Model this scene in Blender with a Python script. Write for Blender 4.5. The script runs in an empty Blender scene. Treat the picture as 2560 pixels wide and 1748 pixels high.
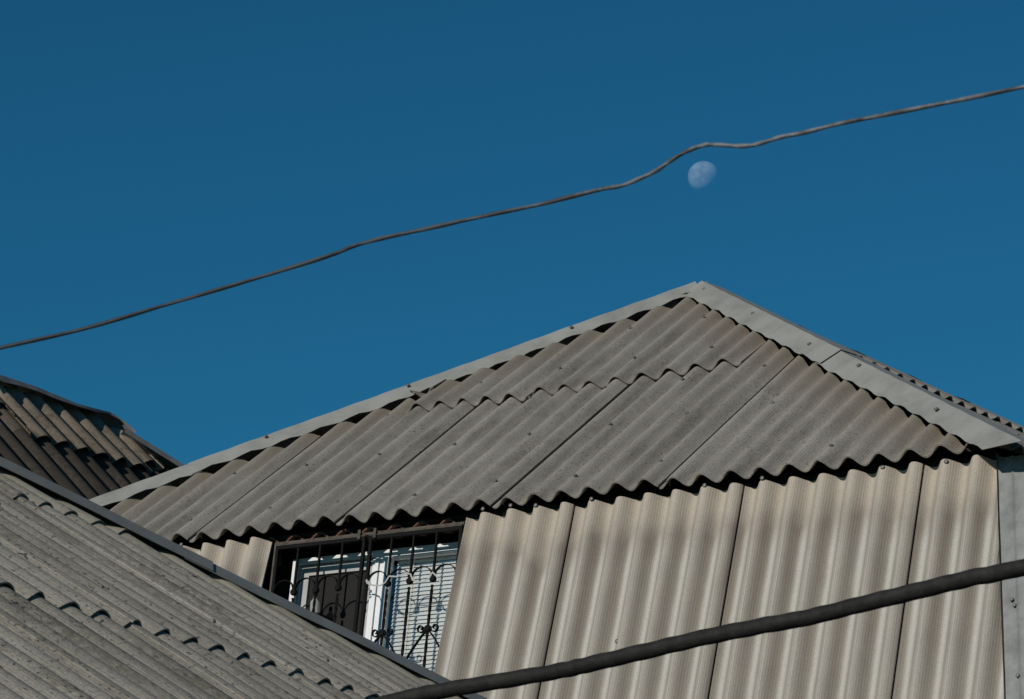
import bpy, math, random
from mathutils import Vector, Matrix, noise
R = math.radians
random.seed(7)
scene = bpy.context.scene
COL = scene.collection

# ------------------------------------------------------------------ camera
FPX, CX, CY = 8650.0, 1280.0, 874.0          # focal length and centre in photo pixels (2560 wide)
PITCH, ROLL = R(13.916), 0.015
_rt, _up, _fw = Vector((1, 0, 0)), Vector((0, -math.sin(PITCH), math.cos(PITCH))), Vector((0, math.cos(PITCH), math.sin(PITCH)))
CR = _rt * math.cos(ROLL) + _up * math.sin(ROLL)
CU = -_rt * math.sin(ROLL) + _up * math.cos(ROLL)
cam_d = bpy.data.cameras.new('camera')
cam = bpy.data.objects.new('camera', cam_d)
COL.objects.link(cam)
M = Matrix.Identity(4)
for i in range(3):
    M[i][0], M[i][1], M[i][2] = CR[i], CU[i], -_fw[i]
cam.matrix_world = M
cam_d.sensor_width = 36
cam_d.lens = FPX / 2560 * 36
cam_d.clip_start, cam_d.clip_end = .1, 6000
cam_d.dof.use_dof = True
cam_d.dof.focus_distance = 15.5
cam_d.dof.aperture_fstop = 36
scene.camera = cam


def ray(px, py):
    return _fw + CR * ((px - CX) / FPX) - CU * ((py - CY) / FPX)


class Frame:
    """a flat working plane in the world: origin, U (sideways), V (up the slope), N (outwards)"""
    def __init__(s, o, u, v):
        s.o, s.u = Vector(o), Vector(u).normalized()
        v = Vector(v)
        v -= s.u * v.dot(s.u)
        s.v = v.normalized()
        s.n = s.u.cross(s.v)
        m = Matrix.Identity(4)
        for i in range(3):
            m[i][0], m[i][1], m[i][2], m[i][3] = s.u[i], s.v[i], s.n[i], s.o[i]
        s.m = m

    def at(s, px, py, z=0.0):      # where a line of sight meets the plane (z above it), in metres u, v
        o = s.o + s.n * z
        d = ray(px, py)
        h = d * (o.dot(s.n) / d.dot(s.n)) - o
        return h.dot(s.u), h.dot(s.v)


# ------------------------------------------------------------------ materials
def newmat(name):
    m = bpy.data.materials.new(name)
    m.use_nodes = True
    nt = m.node_tree
    b = nt.nodes['Principled BSDF']
    return m, nt, b


def N(nt, t, **kw):
    n = nt.nodes.new(t)
    for k, v in kw.items():
        if k in n.inputs.keys():
            n.inputs[k].default_value = v
        else:
            setattr(n, k, v)
    return n


def math_n(nt, op, a, b=None, c=None, clamp=False):
    n = nt.nodes.new('ShaderNodeMath')
    n.operation = op
    n.use_clamp = clamp
    for i, x in enumerate((a, b, c)):
        if x is None:
            continue
        if isinstance(x, (int, float)):
            n.inputs[i].default_value = x
        else:
            nt.links.new(x, n.inputs[i])
    return n.outputs[0]


def ramp(nt, fac, stops, interp='LINEAR'):
    n = nt.nodes.new('ShaderNodeValToRGB')
    cr = n.color_ramp
    cr.interpolation = interp
    while len(cr.elements) < len(stops):
        cr.elements.new(.5)
    for e, (p, c) in zip(cr.elements, stops):
        e.position = p
        e.color = (c, c, c, 1) if isinstance(c, (int, float)) else (*c, 1)
    nt.links.new(fac, n.inputs[0])
    return n.outputs[0]


def mix(nt, fac, a, b, mode='MIX'):
    n = nt.nodes.new('ShaderNodeMix')
    n.data_type = 'RGBA'
    n.blend_type = mode
    for s, x in ((n.inputs[0], fac), (n.inputs[6], a), (n.inputs[7], b)):
        if isinstance(x, (int, float)):
            s.default_value = x
        elif isinstance(x, tuple):
            s.default_value = (*x, 1)
        else:
            nt.links.new(x, s)
    return n.outputs[2]


def coords(nt, scale=(1, 1, 1)):
    tc = N(nt, 'ShaderNodeTexCoord')
    mp = N(nt, 'ShaderNodeMapping')
    mp.inputs['Scale'].default_value = scale
    nt.links.new(tc.outputs['Object'], mp.inputs[0])
    return mp.outputs[0]


def noise_t(nt, vec, scale, detail=4, rough=.55, dist=0):
    n = N(nt, 'ShaderNodeTexNoise')
    n.inputs['Scale'].default_value = scale
    n.inputs['Detail'].default_value = detail
    n.inputs['Roughness'].default_value = rough
    n.inputs['Distortion'].default_value = dist
    nt.links.new(vec, n.inputs['Vector'])
    return n.outputs['Fac']


def attr(nt, name):
    n = N(nt, 'ShaderNodeAttribute')
    n.attribute_name = name
    return n.outputs['Fac']


def bump(nt, b, h, strength, dist, prev=None):
    n = N(nt, 'ShaderNodeBump')
    n.inputs['Strength'].default_value = strength
    n.inputs['Distance'].default_value = dist
    nt.links.new(h, n.inputs['Height'])
    if prev is not None:
        nt.links.new(prev, n.inputs['Normal'])
    nt.links.new(n.outputs[0], b.inputs['Normal'])
    return n.outputs[0]


def ribs(nt, period=.0085):
    tc = N(nt, 'ShaderNodeTexCoord')
    sx = N(nt, 'ShaderNodeSeparateXYZ')
    nt.links.new(tc.outputs['Object'], sx.inputs[0])
    return math_n(nt, 'SINE', math_n(nt, 'MULTIPLY', sx.outputs[0], 2 * math.pi / period))


def cement_roof(name, light, dark, stain, ribamt=.35, speck=.5, blotch=.5, hipstain=(0.215, 0.175, 0.13), dirt=.38, dirtcol=(.11, .098, .08), wave=.15):
    """weathered fibre cement: attribute 'hip' = metres from the cut top edge, 'ph' = position across one wave"""
    m, nt, b = newmat(name)
    v = coords(nt)
    vs = coords(nt, (6, 1, 6))
    big = noise_t(nt, v, 1.3, 4, .6)
    col = mix(nt, ramp(nt, big, [(.3, 0), (.7, 1)]), light, tuple(x * .86 for x in light))
    streak = noise_t(nt, vs, 1.6, 6, .65)
    col = mix(nt, ramp(nt, streak, [(.5, 0), (.72, blotch)]), col, dark)
    mid = noise_t(nt, v, 9, 6, .7)
    sx = N(nt, 'ShaderNodeSeparateXYZ')
    nt.links.new(v, sx.inputs[0])
    cell = math_n(nt, 'FLOOR', math_n(nt, 'ADD', math_n(nt, 'DIVIDE', sx.outputs[0], wave), .5))
    cb = N(nt, 'ShaderNodeCombineXYZ')
    nt.links.new(math_n(nt, 'MULTIPLY', cell, 7.31), cb.inputs[0])
    nt.links.new(math_n(nt, 'MULTIPLY', sx.outputs[1], 1.1), cb.inputs[1])
    strip = ramp(nt, noise_t(nt, cb.outputs[0], 1.0, 3, .6), [(.46, 0), (.66, 1)])
    crumb = ramp(nt, noise_t(nt, v, 34, 6, .75), [(.40, 0), (.56, 1)])
    col = mix(nt, math_n(nt, 'MULTIPLY', math_n(nt, 'MULTIPLY', strip, crumb), dirt), col, dirtcol)
    oi = N(nt, 'ShaderNodeObjectInfo')
    tone = math_n(nt, 'MULTIPLY_ADD', oi.outputs['Random'], .16, .92)
    tn = N(nt, 'ShaderNodeCombineColor')
    for k_ in range(3):
        nt.links.new(tone, tn.inputs[k_])
    col = mix(nt, 1.0, col, tn.outputs[0], 'MULTIPLY')
    col = mix(nt, ramp(nt, mid, [(.52, 0), (.75, blotch * .8)]), col, stain)
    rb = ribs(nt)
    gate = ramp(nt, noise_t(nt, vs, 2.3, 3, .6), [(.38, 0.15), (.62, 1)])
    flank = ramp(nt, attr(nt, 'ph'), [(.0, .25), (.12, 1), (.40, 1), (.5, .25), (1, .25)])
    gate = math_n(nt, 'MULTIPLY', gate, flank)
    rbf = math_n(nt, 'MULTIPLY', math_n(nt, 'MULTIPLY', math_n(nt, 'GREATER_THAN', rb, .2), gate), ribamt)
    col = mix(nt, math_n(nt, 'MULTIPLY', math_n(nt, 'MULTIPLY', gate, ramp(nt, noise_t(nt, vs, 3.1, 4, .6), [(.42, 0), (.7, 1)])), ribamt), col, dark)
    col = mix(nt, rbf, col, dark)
    # fine grain and pits
    gr = noise_t(nt, v, 150, 3, .7)
    col = mix(nt, ramp(nt, gr, [(.35, .48), (.62, 0)]), col, dark)
    pits = noise_t(nt, coords(nt, (1.6, 1, 1)), 62, 2, .5)
    pg = ramp(nt, noise_t(nt, v, 4, 4, .6), [(.4, .25), (.65, 1)])
    pf = math_n(nt, 'MULTIPLY', math_n(nt, 'MULTIPLY', ramp(nt, pits, [(.61, 0), (.655, 1)]), pg), speck)
    col = mix(nt, pf, col, (.03, .028, .024))
    # rusty tint under the caps
    h = attr(nt, 'hip')
    hh = math_n(nt, 'ADD', h, math_n(nt, 'MULTIPLY', math_n(nt, 'SUBTRACT', mid, .5), .35))
    hf = ramp(nt, math_n(nt, 'DIVIDE', hh, .5), [(.0, .75), (.25, .45), (.6, 0)])
    col = mix(nt, hf, col, hipstain)
    nt.links.new(col, b.inputs['Base Color'])
    b.inputs['Roughness'].default_value = .9
    b.inputs['Specular IOR Level'].default_value = .2
    p = bump(nt, b, rb, .35, .0006)
    bump(nt, b, noise_t(nt, v, 70, 5, .7), .5, .004, p)
    return m


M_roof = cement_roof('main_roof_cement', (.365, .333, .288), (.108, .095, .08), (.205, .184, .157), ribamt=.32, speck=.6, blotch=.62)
M_near = cement_roof('near_roof_cement', (.37, .337, .283), (.108, .096, .076), (.20, .178, .14), ribamt=.1, speck=1, blotch=.6, hipstain=(.30, .27, .2), dirt=.75, dirtcol=(.10, .088, .06))
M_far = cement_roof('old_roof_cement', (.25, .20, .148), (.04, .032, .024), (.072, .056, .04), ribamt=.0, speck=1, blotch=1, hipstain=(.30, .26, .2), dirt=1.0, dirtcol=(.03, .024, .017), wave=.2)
M_farshade = cement_roof('old_cement_shade', (.062, .05, .038), (.018, .016, .013), (.03, .027, .02), ribamt=.0, speck=1, blotch=.8, hipstain=(.16, .13, .1), dirt=.6, dirtcol=(.15, .12, .085), wave=.2)  # shade over the lower old sheets is put into this base colour


def wall_mat():
    m, nt, b = newmat('wall_sheet_cement')
    v = coords(nt)
    vs = coords(nt, (7, .8, 7))
    tan, pale, brown, grey = (.475, .41, .33), (.485, .465, .42), (.225, .185, .148), (.365, .33, .28)
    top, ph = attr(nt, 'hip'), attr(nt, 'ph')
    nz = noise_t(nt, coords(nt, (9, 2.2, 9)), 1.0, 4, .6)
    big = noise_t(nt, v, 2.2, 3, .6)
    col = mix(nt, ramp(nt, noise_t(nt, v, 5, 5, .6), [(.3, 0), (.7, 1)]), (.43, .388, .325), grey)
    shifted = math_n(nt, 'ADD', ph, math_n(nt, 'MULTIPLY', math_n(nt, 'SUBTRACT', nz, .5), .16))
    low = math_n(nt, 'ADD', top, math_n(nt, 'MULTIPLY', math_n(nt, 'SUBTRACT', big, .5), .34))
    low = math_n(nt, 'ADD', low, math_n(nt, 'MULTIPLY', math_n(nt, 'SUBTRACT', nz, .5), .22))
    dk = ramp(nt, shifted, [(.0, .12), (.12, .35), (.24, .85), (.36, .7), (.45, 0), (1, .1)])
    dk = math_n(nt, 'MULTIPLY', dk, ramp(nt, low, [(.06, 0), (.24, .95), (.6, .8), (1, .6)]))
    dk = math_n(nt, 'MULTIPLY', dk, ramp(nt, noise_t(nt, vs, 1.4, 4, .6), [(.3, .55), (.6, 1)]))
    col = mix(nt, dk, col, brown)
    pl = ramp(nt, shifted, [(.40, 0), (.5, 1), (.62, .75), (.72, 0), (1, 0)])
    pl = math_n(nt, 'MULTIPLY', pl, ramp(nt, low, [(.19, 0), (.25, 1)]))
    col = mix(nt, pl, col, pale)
    # smudge that rounds off the clean band
    sm = ramp(nt, low, [(.08, 0), (.17, .42), (.22, .42), (.36, 0)])
    sm = math_n(nt, 'MULTIPLY', sm, ramp(nt, shifted, [(.1, .5), (.35, 1), (.65, 1), (.85, .25)]))
    col = mix(nt, sm, col, brown)
    tf = ramp(nt, low, [(.03, .9), (.14, .55), (.24, 0)])
    col = mix(nt, tf, col, tan)
    rb = ribs(nt, .0085)
    g = ramp(nt, noise_t(nt, vs, 2.0, 3, .6), [(.35, .2), (.65, 1)])
    rbf = math_n(nt, 'MULTIPLY', math_n(nt, 'MULTIPLY', math_n(nt, 'GREATER_THAN', rb, .4), g), .11)
    col = mix(nt, rbf, col, (.10, .08, .06))
    gr = noise_t(nt, v, 170, 3, .7)
    col = mix(nt, ramp(nt, gr, [(.35, .28), (.6, 0)]), col, (.12, .1, .08))
    nt.links.new(col, b.inputs['Base Color'])
    b.inputs['Roughness'].default_value = .88
    b.inputs['Specular IOR Level'].default_value = .2
    p = bump(nt, b, rb, .35, .0006)
    bump(nt, b, noise_t(nt, v, 60, 5, .7), .25, .002, p)
    return m


M_wall = wall_mat()


def simple(name, col, rough=.6, metal=0.0, var=.25, scale=8, bmp=.15, spec=.4, col2=None, thr=(.4, .7)):
    m, nt, b = newmat(name)
    v = coords(nt)
    n = noise_t(nt, v, scale, 5, .65)
    c2 = col2 if col2 else tuple(x * (1 - var) for x in col)
    c = mix(nt, ramp(nt, n, [(thr[0], 0), (thr[1], 1)]), col, c2)
    nt.links.new(c, b.inputs['Base Color'])
    b.inputs['Roughness'].default_value = rough
    b.inputs['Metallic'].default_value = metal
    b.inputs['Specular IOR Level'].default_value = spec
    if bmp:
        bump(nt, b, noise_t(nt, v, scale * 6, 4, .6), bmp, .002)
    return m


M_cap = simple('galvanised_cap', (.285, .28, .255), .7, 0, .25, 5, .45, .3, col2=(.20, .195, .175), thr=(.4, .75))
M_capd = simple('dull_zinc_cap', (.215, .215, .195), .7, 0, .25, 9, .25, .3)
M_galv = simple('galvanised_corner', (.27, .27, .255), .6, .0, .35, 14, .3, .5, thr=(.35, .65))
M_capold = simple('old_zinc_cap', (.2, .2, .195), .8, 0, .4, 9, .3, .2)
M_black = simple('black_iron', (.008, .008, .0075), .8, 0, .2, 20, .2, .12)
M_rustbar = simple('worn_iron', (.10, .085, .068), .8, 0, .5, 30, .4, .3, col2=(.045, .032, .024))
M_rust = simple('rusty_sheet', (.17, .09, .055), .9, 0, .4, 25, .4, .1, col2=(.07, .045, .035))
M_pvc = simple('white_frame', (.80, .80, .79), .4, 0, .08, 10, 0, .5)
M_sash = simple('grey_sash', (.42, .415, .40), .5, 0, .2, 10, 0, .4)
M_blind = simple('blind_slat', (.66, .665, .64), .55, 0, .08, 4, 0, .3)
M_net = simple('dark_net', (.028, .026, .024), .9, 0, .15, 60, .1, .1)
M_dark = simple('dark_timber', (.035, .028, .022), .9, 0, .4, 12, .2, .1)
M_ribbon = simple('ribbon_white', (.42, .41, .38), .7, 0, .15, 30, 0, .3)
M_nail = simple('zinc_nail', (.16, .155, .145), .55, .3, .3, 200, 0, .5)
M_gapshade = simple('gap_shade_black', (.004, .004, .004), 1, 0, .2, 9, 0, 0)  # near-black colour stands in for the shade inside roof gaps
M_plaster = simple('plaster', (.36, .32, .27), .9, 0, .3, 3, .3, .2)
M_cable = simple('rubber_cable', (.014, .0135, .012), .7, 0, .35, 40, .5, .2, col2=(.03, .028, .024))
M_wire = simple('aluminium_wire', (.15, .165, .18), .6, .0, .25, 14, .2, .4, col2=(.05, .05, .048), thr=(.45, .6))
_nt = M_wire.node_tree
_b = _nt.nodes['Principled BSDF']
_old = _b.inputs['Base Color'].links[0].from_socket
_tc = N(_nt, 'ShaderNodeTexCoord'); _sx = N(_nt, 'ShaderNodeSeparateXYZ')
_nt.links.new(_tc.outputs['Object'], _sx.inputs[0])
_f = ramp(_nt, math_n(_nt, 'MULTIPLY_ADD', _sx.outputs[0], .5, .5), [(.2, .88), (.48, .70), (.62, 0)])     # colour darkens towards one end
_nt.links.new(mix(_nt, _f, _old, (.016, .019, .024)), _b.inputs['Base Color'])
M_glass, _nt, _b = newmat('window_glass')
_nt.nodes.remove(_b)
_tr, _gl, _mx, _fr = N(_nt, 'ShaderNodeBsdfTransparent'), N(_nt, 'ShaderNodeBsdfGlossy'), N(_nt, 'ShaderNodeMixShader'), N(_nt, 'ShaderNodeFresnel')
_tr.inputs[0].default_value = (.98, .985, .98, 1)
_gl.inputs['Roughness'].default_value = .04
_nt.links.new(_fr.outputs[0], _mx.inputs[0]); _nt.links.new(_tr.outputs[0], _mx.inputs[1]); _nt.links.new(_gl.outputs[0], _mx.inputs[2])
_nt.links.new(_mx.outputs[0], _nt.nodes['Material Output'].inputs[0])
M_bottle, _nt, _b = newmat('cloudy_plastic')
_b.inputs['Base Color'].default_value = (.5, .5, .47, 1)
_b.inputs['Roughness'].default_value = .4
_b.inputs['Alpha'].default_value = .6


# ------------------------------------------------------------------ mesh helpers
WM = {}


def obj(name, verts, faces, mat, parent=None, m=Matrix.Identity(4), smooth=True, attrs=None):
    me = bpy.data.meshes.new(name)
    me.from_pydata([tuple(v) for v in verts], [], faces)
    me.validate()
    me.update()
    if smooth:
        me.polygons.foreach_set('use_smooth', [True] * len(me.polygons))
        me.set_sharp_from_angle(angle=R(38))
    if attrs:
        for k, vals in attrs.items():
            a = me.attributes.new(k, 'FLOAT', 'POINT')
            a.data.foreach_set('value', vals)
    me.materials.append(mat)
    o = bpy.data.objects.new(name, me)
    COL.objects.link(o)
    place(o, parent, m)
    return o


def place(o, parent, m):
    if parent is not None:
        o.parent = parent
        o.matrix_basis = WM[parent.name].inverted() @ m
    else:
        o.matrix_basis = m
    WM[o.name] = m.copy()


def thing(name, label, cat, loc, group=None):
    o = bpy.data.objects.new(name, None)
    o.empty_display_size = .3
    COL.objects.link(o)
    place(o, None, Matrix.Translation(Vector(loc)))
    return tag(o, label, cat, group)


def tag(o, label, cat, group=None):
    o['label'] = label
    o['category'] = cat
    if group:
        o['group'] = group
    return o


class MB:
    def __init__(s):
        s.v, s.f = [], []

    def add(s, vs, fs):
        k = len(s.v)
        s.v += [Vector(v) for v in vs]
        s.f += [tuple(i + k for i in f) for f in fs]

    def box(s, x0, x1, y0, y1, z0, z1):
        s.add([(x, y, z) for x in (x0, x1) for y in (y0, y1) for z in (z0, z1)],
              [(0, 1, 3, 2), (4, 6, 7, 5), (0, 4, 5, 1), (2, 3, 7, 6), (0, 2, 6, 4), (1, 5, 7, 3)])

    def bar(s, a, b, w, d, n=Vector((0, 0, 1)), twist=0, segs=1):
        a, b = Vector(a), Vector(b)
        t = (b - a).normalized()
        n = Vector(n)
        sd = t.cross(n).normalized()
        up = sd.cross(t)
        rows = []
        for i in range(segs + 1):
            p = a.lerp(b, i / segs)
            an = twist * i / segs
            s1, u1 = sd * math.cos(an) + up * math.sin(an), up * math.cos(an) - sd * math.sin(an)
            rows.append([p + s1 * x * w / 2 + u1 * y * d / 2 for x, y in ((-1, -1), (1, -1), (1, 1), (-1, 1))])
        s.loft(rows)

    def loft(s, rows, cap=True):
        m = len(rows[0])
        vs = [p for r in rows for p in r]
        fs = []
        for i in range(len(rows) - 1):
            for j in range(m):
                k = (j + 1) % m
                fs.append((i * m + j, i * m + k, (i + 1) * m + k, (i + 1) * m + j))
        if cap:
            fs.append(tuple(range(m))[::-1])
            fs.append(tuple((len(rows) - 1) * m + j for j in range(m)))
        s.add(vs, fs)

    def ribbon(s, pts, w, d, n=Vector((0, 0, 1))):
        """strip of rectangular section following pts; w across n x path, d along n"""
        rows = []
        for i, p in enumerate(pts):
            t = (Vector(pts[min(i + 1, len(pts) - 1)]) - Vector(pts[max(i - 1, 0)])).normalized()
            sd = t.cross(n).normalized()
            rows.append([Vector(p) + sd * x * w / 2 + n * y * d / 2 for x, y in ((-1, -1), (1, -1), (1, 1), (-1, 1))])
        s.loft(rows)

    def tube(s, pts, r, seg=12, rf=None):
        rows = []
        ref = Vector((0, 0, 1))
        for i, p in enumerate(pts):
            t = (Vector(pts[min(i + 1, len(pts) - 1)]) - Vector(pts[max(i - 1, 0)])).normalized()
            a = t.cross(ref).normalized()
            b = a.cross(t)
            rows.append([Vector(p) + (a * math.cos(q) + b * math.sin(q)) * (r * (rf(i, q) if rf else 1))
                         for q in (2 * math.pi * j / seg for j in range(seg))])
        s.loft(rows)

    def disc(s, c, r, d, seg=18, dome=0):
        c = Vector(c)
        rows = [[c + Vector((r * k * math.cos(q), r * k * math.sin(q), z)) for q in (2 * math.pi * j / seg for j in range(seg))]
                for k, z in ((.85, -d / 2), (1, -d / 4), (1, d / 4), (.8, d / 2 + dome * .6), (.35, d / 2 + dome))]
        s.loft(rows)

    def build(s, name, mat, parent=None, m=Matrix.Identity(4), smooth=True):
        return obj(name, s.v, s.f, mat, parent, m, smooth)


def sag(u, v, k=0.0):
    return noise.noise(Vector((u * .8 + k * 7.1, v * .8, k))) * .006


def sheet(name, parent, fr, u0, u1, lo, hi, pitch, amp, mat, phase=0.0, zoff=None, thick=.008, nv=8, seed=0, seg=14, rag=.004, hip=None, deep=1.0, dome=False):
    """one corrugated sheet; crests at z = 0 where (u - phase) is a whole number of pitches"""
    n = max(2, int(round((u1 - u0) / pitch * seg)))
    us = [u0 + (u1 - u0) * i / n for i in range(n + 1)]
    V, F, ph, hp = [], [], [], []
    zo = zoff or (lambda a, b: 0)
    cols = []
    for u in us:
        a, b = lo(u), hi(u)
        if b - a < .004:
            cols.append(None)
            continue
        a += noise.noise(Vector((u * 9, seed * 3.1, 1))) * rag
        b += noise.noise(Vector((u * 11, seed * 5.3, 9))) * rag * 1.5
        cols.append((u, a, max(b, a + .004)))
    def zz(u, v, a, b):
        w = math.cos(2 * math.pi * (u - phase) / pitch)
        w = w * (1 + .06 * (1 - w * w))
        if dome:
            w = 2 * abs(math.cos(math.pi * (u - phase) / pitch)) ** 1.15 - 1
        return amp / 2 * (w - 1) * deep + zo((u - u0) / (u1 - u0), (v - a) / max(b - a, 1e-4)) + sag(u, v, seed * .37 if False else 0)
    idx = []
    for c in cols:
        if c is None:
            idx.append(None)
            continue
        u, a, b = c
        k = len(V)
        idx.append(k)
        for lay in (0, -thick):
            for j in range(nv + 1):
                v = a + (b - a) * j / nv
                V.append((u, v, zz(u, v, a, b) + lay))
                ph.append(((u - phase) / pitch) % 1.0)
                hp.append(hip(u, v) if hip else 9.0)
    m = nv + 1
    for i in range(len(idx) - 1):
        p, q = idx[i], idx[i + 1]
        if p is None or q is None:
            continue
        for j in range(nv):
            F.append((p + j, q + j, q + j + 1, p + j + 1))
            F.append((p + m + j, p + m + j + 1, q + m + j + 1, q + m + j))
        F.append((p, p + m, q + m, q))
        F.append((p + nv, q + nv, q + m + nv, p + m + nv))
        if i == 0 or idx[i - 1] is None:
            for j in range(nv):
                F.append((p + j, p + j + 1, p + m + j + 1, p + m + j))
        if i == len(idx) - 2 or idx[i + 2] is None:
            for j in range(nv):
                F.append((q + j, q + m + j, q + m + j + 1, q + j + 1))
    # wave phase must not be interpolated across the wrap: store it shifted so the seam falls on the crest
    return obj(name, V, F, mat, parent, fr.m, True, {'ph': ph, 'hip': hp})


def nail(parent, fr, u, v, z=0.0, r=.009, name='nail', dome=.004):
    mb = MB()
    mb.disc((0, 0, .002), r, .004, 12, dome)
    m = fr.m @ Matrix.Translation((u, v, z))
    return mb.build(name, M_nail, parent, m)


def cap_strip(name, parent, fr, pts_edge, pts_fold, pts_back, mat, thick=.002):
    """folded flashing: free edge, fold line, hidden wing; lists of (u, v, z) of equal length"""
    V, F = [], []
    k = len(pts_edge)
    for lay in (0, -thick):
        for a, b, c in zip(pts_edge, pts_fold, pts_back):
            a, b, c = Vector(a), Vector(b), Vector(c)
            up = Vector((0, 0, lay))
            V += [a + up, a.lerp(b, .5) + up, b.lerp(a, .06) + up, b + up, b.lerp(c, .06) + up, c + up]
    w = 6
    h = k * w
    for i in range(k - 1):
        for j in range(w - 1):
            p = i * w + j
            F.append((p, p + 1, p + w + 1, p + w))
            F.append((h + p, h + p + w, h + p + w + 1, h + p + 1))
        for j, s in ((0, 1), (w - 1, -1)):
            p = i * w + j
            F.append((p, p + w, h + p + w, h + p)[::s])
    for i in (0, k - 1):
        for j in range(w - 1):
            p = i * w + j
            F.append((p, h + p, h + p + 1, p + 1)[::(1 if i == 0 else -1)])
    return obj(name, V, F, mat, parent, fr.m, True)


def lerp(a, b, t):
    return a + (b - a) * t


# ================================================================== THE HIPPED HOUSE
AL = R(33.308)
d = Vector((math.cos(AL), -math.sin(AL), 0))      # along the eave, to the right and nearer
b = Vector((math.sin(AL), math.cos(AL), 0))       # away from the street
Z = Vector((0, 0, 1))
P0 = Vector((-1.6519, 16.9054, 3.2204))
GROUND = -1.6
RHO = R(34)
RF = Frame(P0, d, b * math.cos(RHO) + Z * math.sin(RHO))
house = thing('attic_house', 'house with a grey corrugated hipped roof, tan corrugated walls and a barred attic window', 'house',
              (P0 + d * 1.4 + b * 4)[:2] + (GROUND,))
PIT, AMP = .15, .049
HL = lambda u: .885 * u + 1.40   # left hip in roof coordinates
HR = lambda u: 4.48 - u          # right hip
CL = lambda u: .87 * u + 1.265   # where the sheets stop under the left cap
CRt = lambda u: 4.335 - u
UA, VA = 1.634, 2.846            # the peak
hipd = lambda u, v: min(CL(u) - v, CRt(u) - v) / 1.41


def tri(u, cap=9):
    return min(CL(u), CRt(u), cap)


def zo_row(t0=.0, t1=.0, side=.007):
    # right edge lies on the next sheet, bottom may be lifted over the row below
    return lambda a, c: side * a + t0 * (1 - c) + t1 * c


lo0 = lambda u: 0.0 if u < 3.6 else -.012
seams = [-1.44, .055, .955, 1.855, 2.765, 4.50]
sheets_low = []
for i in range(5):
    u0, u1 = seams[i], seams[i + 1]
    a = u0 + .006
    cap = 1.62
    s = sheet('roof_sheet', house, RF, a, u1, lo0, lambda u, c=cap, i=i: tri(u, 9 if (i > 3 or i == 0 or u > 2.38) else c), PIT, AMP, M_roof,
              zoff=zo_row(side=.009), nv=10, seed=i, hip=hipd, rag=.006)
    sheets_low.append((s, u0, u1))
    top = lambda u: tri(u) - .1
    for un in range(int(math.ceil(u0 / PIT)), int(u1 / PIT) + 1):
        for vn in (.17, .8, 1.36):
            if (un + int(vn * 10)) % 3 == 1 and vn < tri(un * PIT) - .12 and random.random() < .8:
                nail(s, RF, un * PIT + random.uniform(-.01, .01), vn + random.uniform(-.03, .03), .009 * (un * PIT - a) / (u1 - a), r=.010)
# upper row: its lower ends lie over the first row
for i, (u0, u1, vl) in enumerate([(.30, .60, 1.62), (.52, 1.30, 1.42), (1.22, 2.50, 1.49)]):
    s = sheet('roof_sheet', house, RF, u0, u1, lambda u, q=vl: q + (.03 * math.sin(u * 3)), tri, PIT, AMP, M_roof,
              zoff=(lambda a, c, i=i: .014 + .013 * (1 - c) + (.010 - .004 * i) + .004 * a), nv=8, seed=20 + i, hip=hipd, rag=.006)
    for un in range(int(math.ceil(u0 / PIT)), int(u1 / PIT) + 1):
        for vn in (vl + .22, vl + .75):
            if un % 3 == (0 if vn < 2.1 else 1) and vn < tri(un * PIT) - .1:
                nail(s, RF, un * PIT, vn, .030, r=.010)

mb = MB()  # unseen dark block added under the peak to stop sky showing through
mb.box(UA - .10, UA + .12, VA - .10, VA - .03, -.09, .004)
mb.build('peak_block', M_gapshade, house, RF.m, False)
# right-hand roof slope, seen almost edge-on
C_r = P0 + d * 4.48
Apex = P0 + d * UA + RF.v * VA
run_b = (Apex - C_r).dot(b)
RG = Frame(C_r, b, Apex - C_r)
L2 = (Apex - C_r).dot(RG.v)
DEPTH = 2 * run_b + 3.2
hr2 = lambda u: min(L2, u * L2 / run_b, (DEPTH - u) * L2 / run_b) - .06
rows2 = [(-.03, 1.22, .0), (1.10, 2.32, .016), (2.2, 9, .032)]
for j, (va, vb, zl) in enumerate(rows2):
    for i in range(6):
        ua, ub = i * DEPTH / 6, (i + 1) * DEPTH / 6 + .05
        if hr2((ua + ub) / 2) < va and hr2(ua) < va and hr2(ub) < va:
            continue
        sheet('roof_sheet', house, RG, ua, ub, lambda u, q=va: q, lambda u, q=vb: min(hr2(u), q), PIT, .034, M_roof,
              zoff=lambda a, c, z=zl: z * 1 + .012 * (1 - c) - .004 * a, nv=4, seed=40 + i + j * 7, seg=8,
              hip=lambda u, v: (hr2(u) - v))
# left and rear slopes
C_l = P0 - d * 1.58
LG = Frame(C_l + b * DEPTH, -b, Vector((0, 0, 0)) + (Apex - C_l))
L3 = (Apex - C_l).dot(LG.v)
sheet('roof_sheet', house, LG, 0, DEPTH, lambda u: 0, lambda u: min(L3, u * L3 / run_b, (DEPTH - u) * L3 / run_b) - .08, PIT, AMP, M_roof, nv=4, seg=8, seed=60)
BG = Frame(C_r + b * DEPTH, -d, -b * math.cos(RHO) + Z * math.sin(RHO))
sheet('roof_sheet', house, BG, 0, 6.06, lambda u: 0, lambda u: min(u, (6.06 - u) * .885) * 1.0 - .08, PIT, AMP, M_roof, nv=4, seg=8, seed=61)


# caps on the hips
def hip_points(f_edge, f_fold, ts, back, wob, zedge=.006, zfold=.045, lift=0.0):
    E_, F_, B_ = [], [], []
    for t in ts:
        e, f = f_edge(t), f_fold(t)
        w = wob(t)
        E_.append((e[0], e[1] + w * .4, zedge + lift + w))
        F_.append((f[0], f[1], zfold + lift + w * .2))
        B_.append((f[0] + back[0], f[1] + back[1], zfold + lift + back[2]))
    return E_, F_, B_


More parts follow.
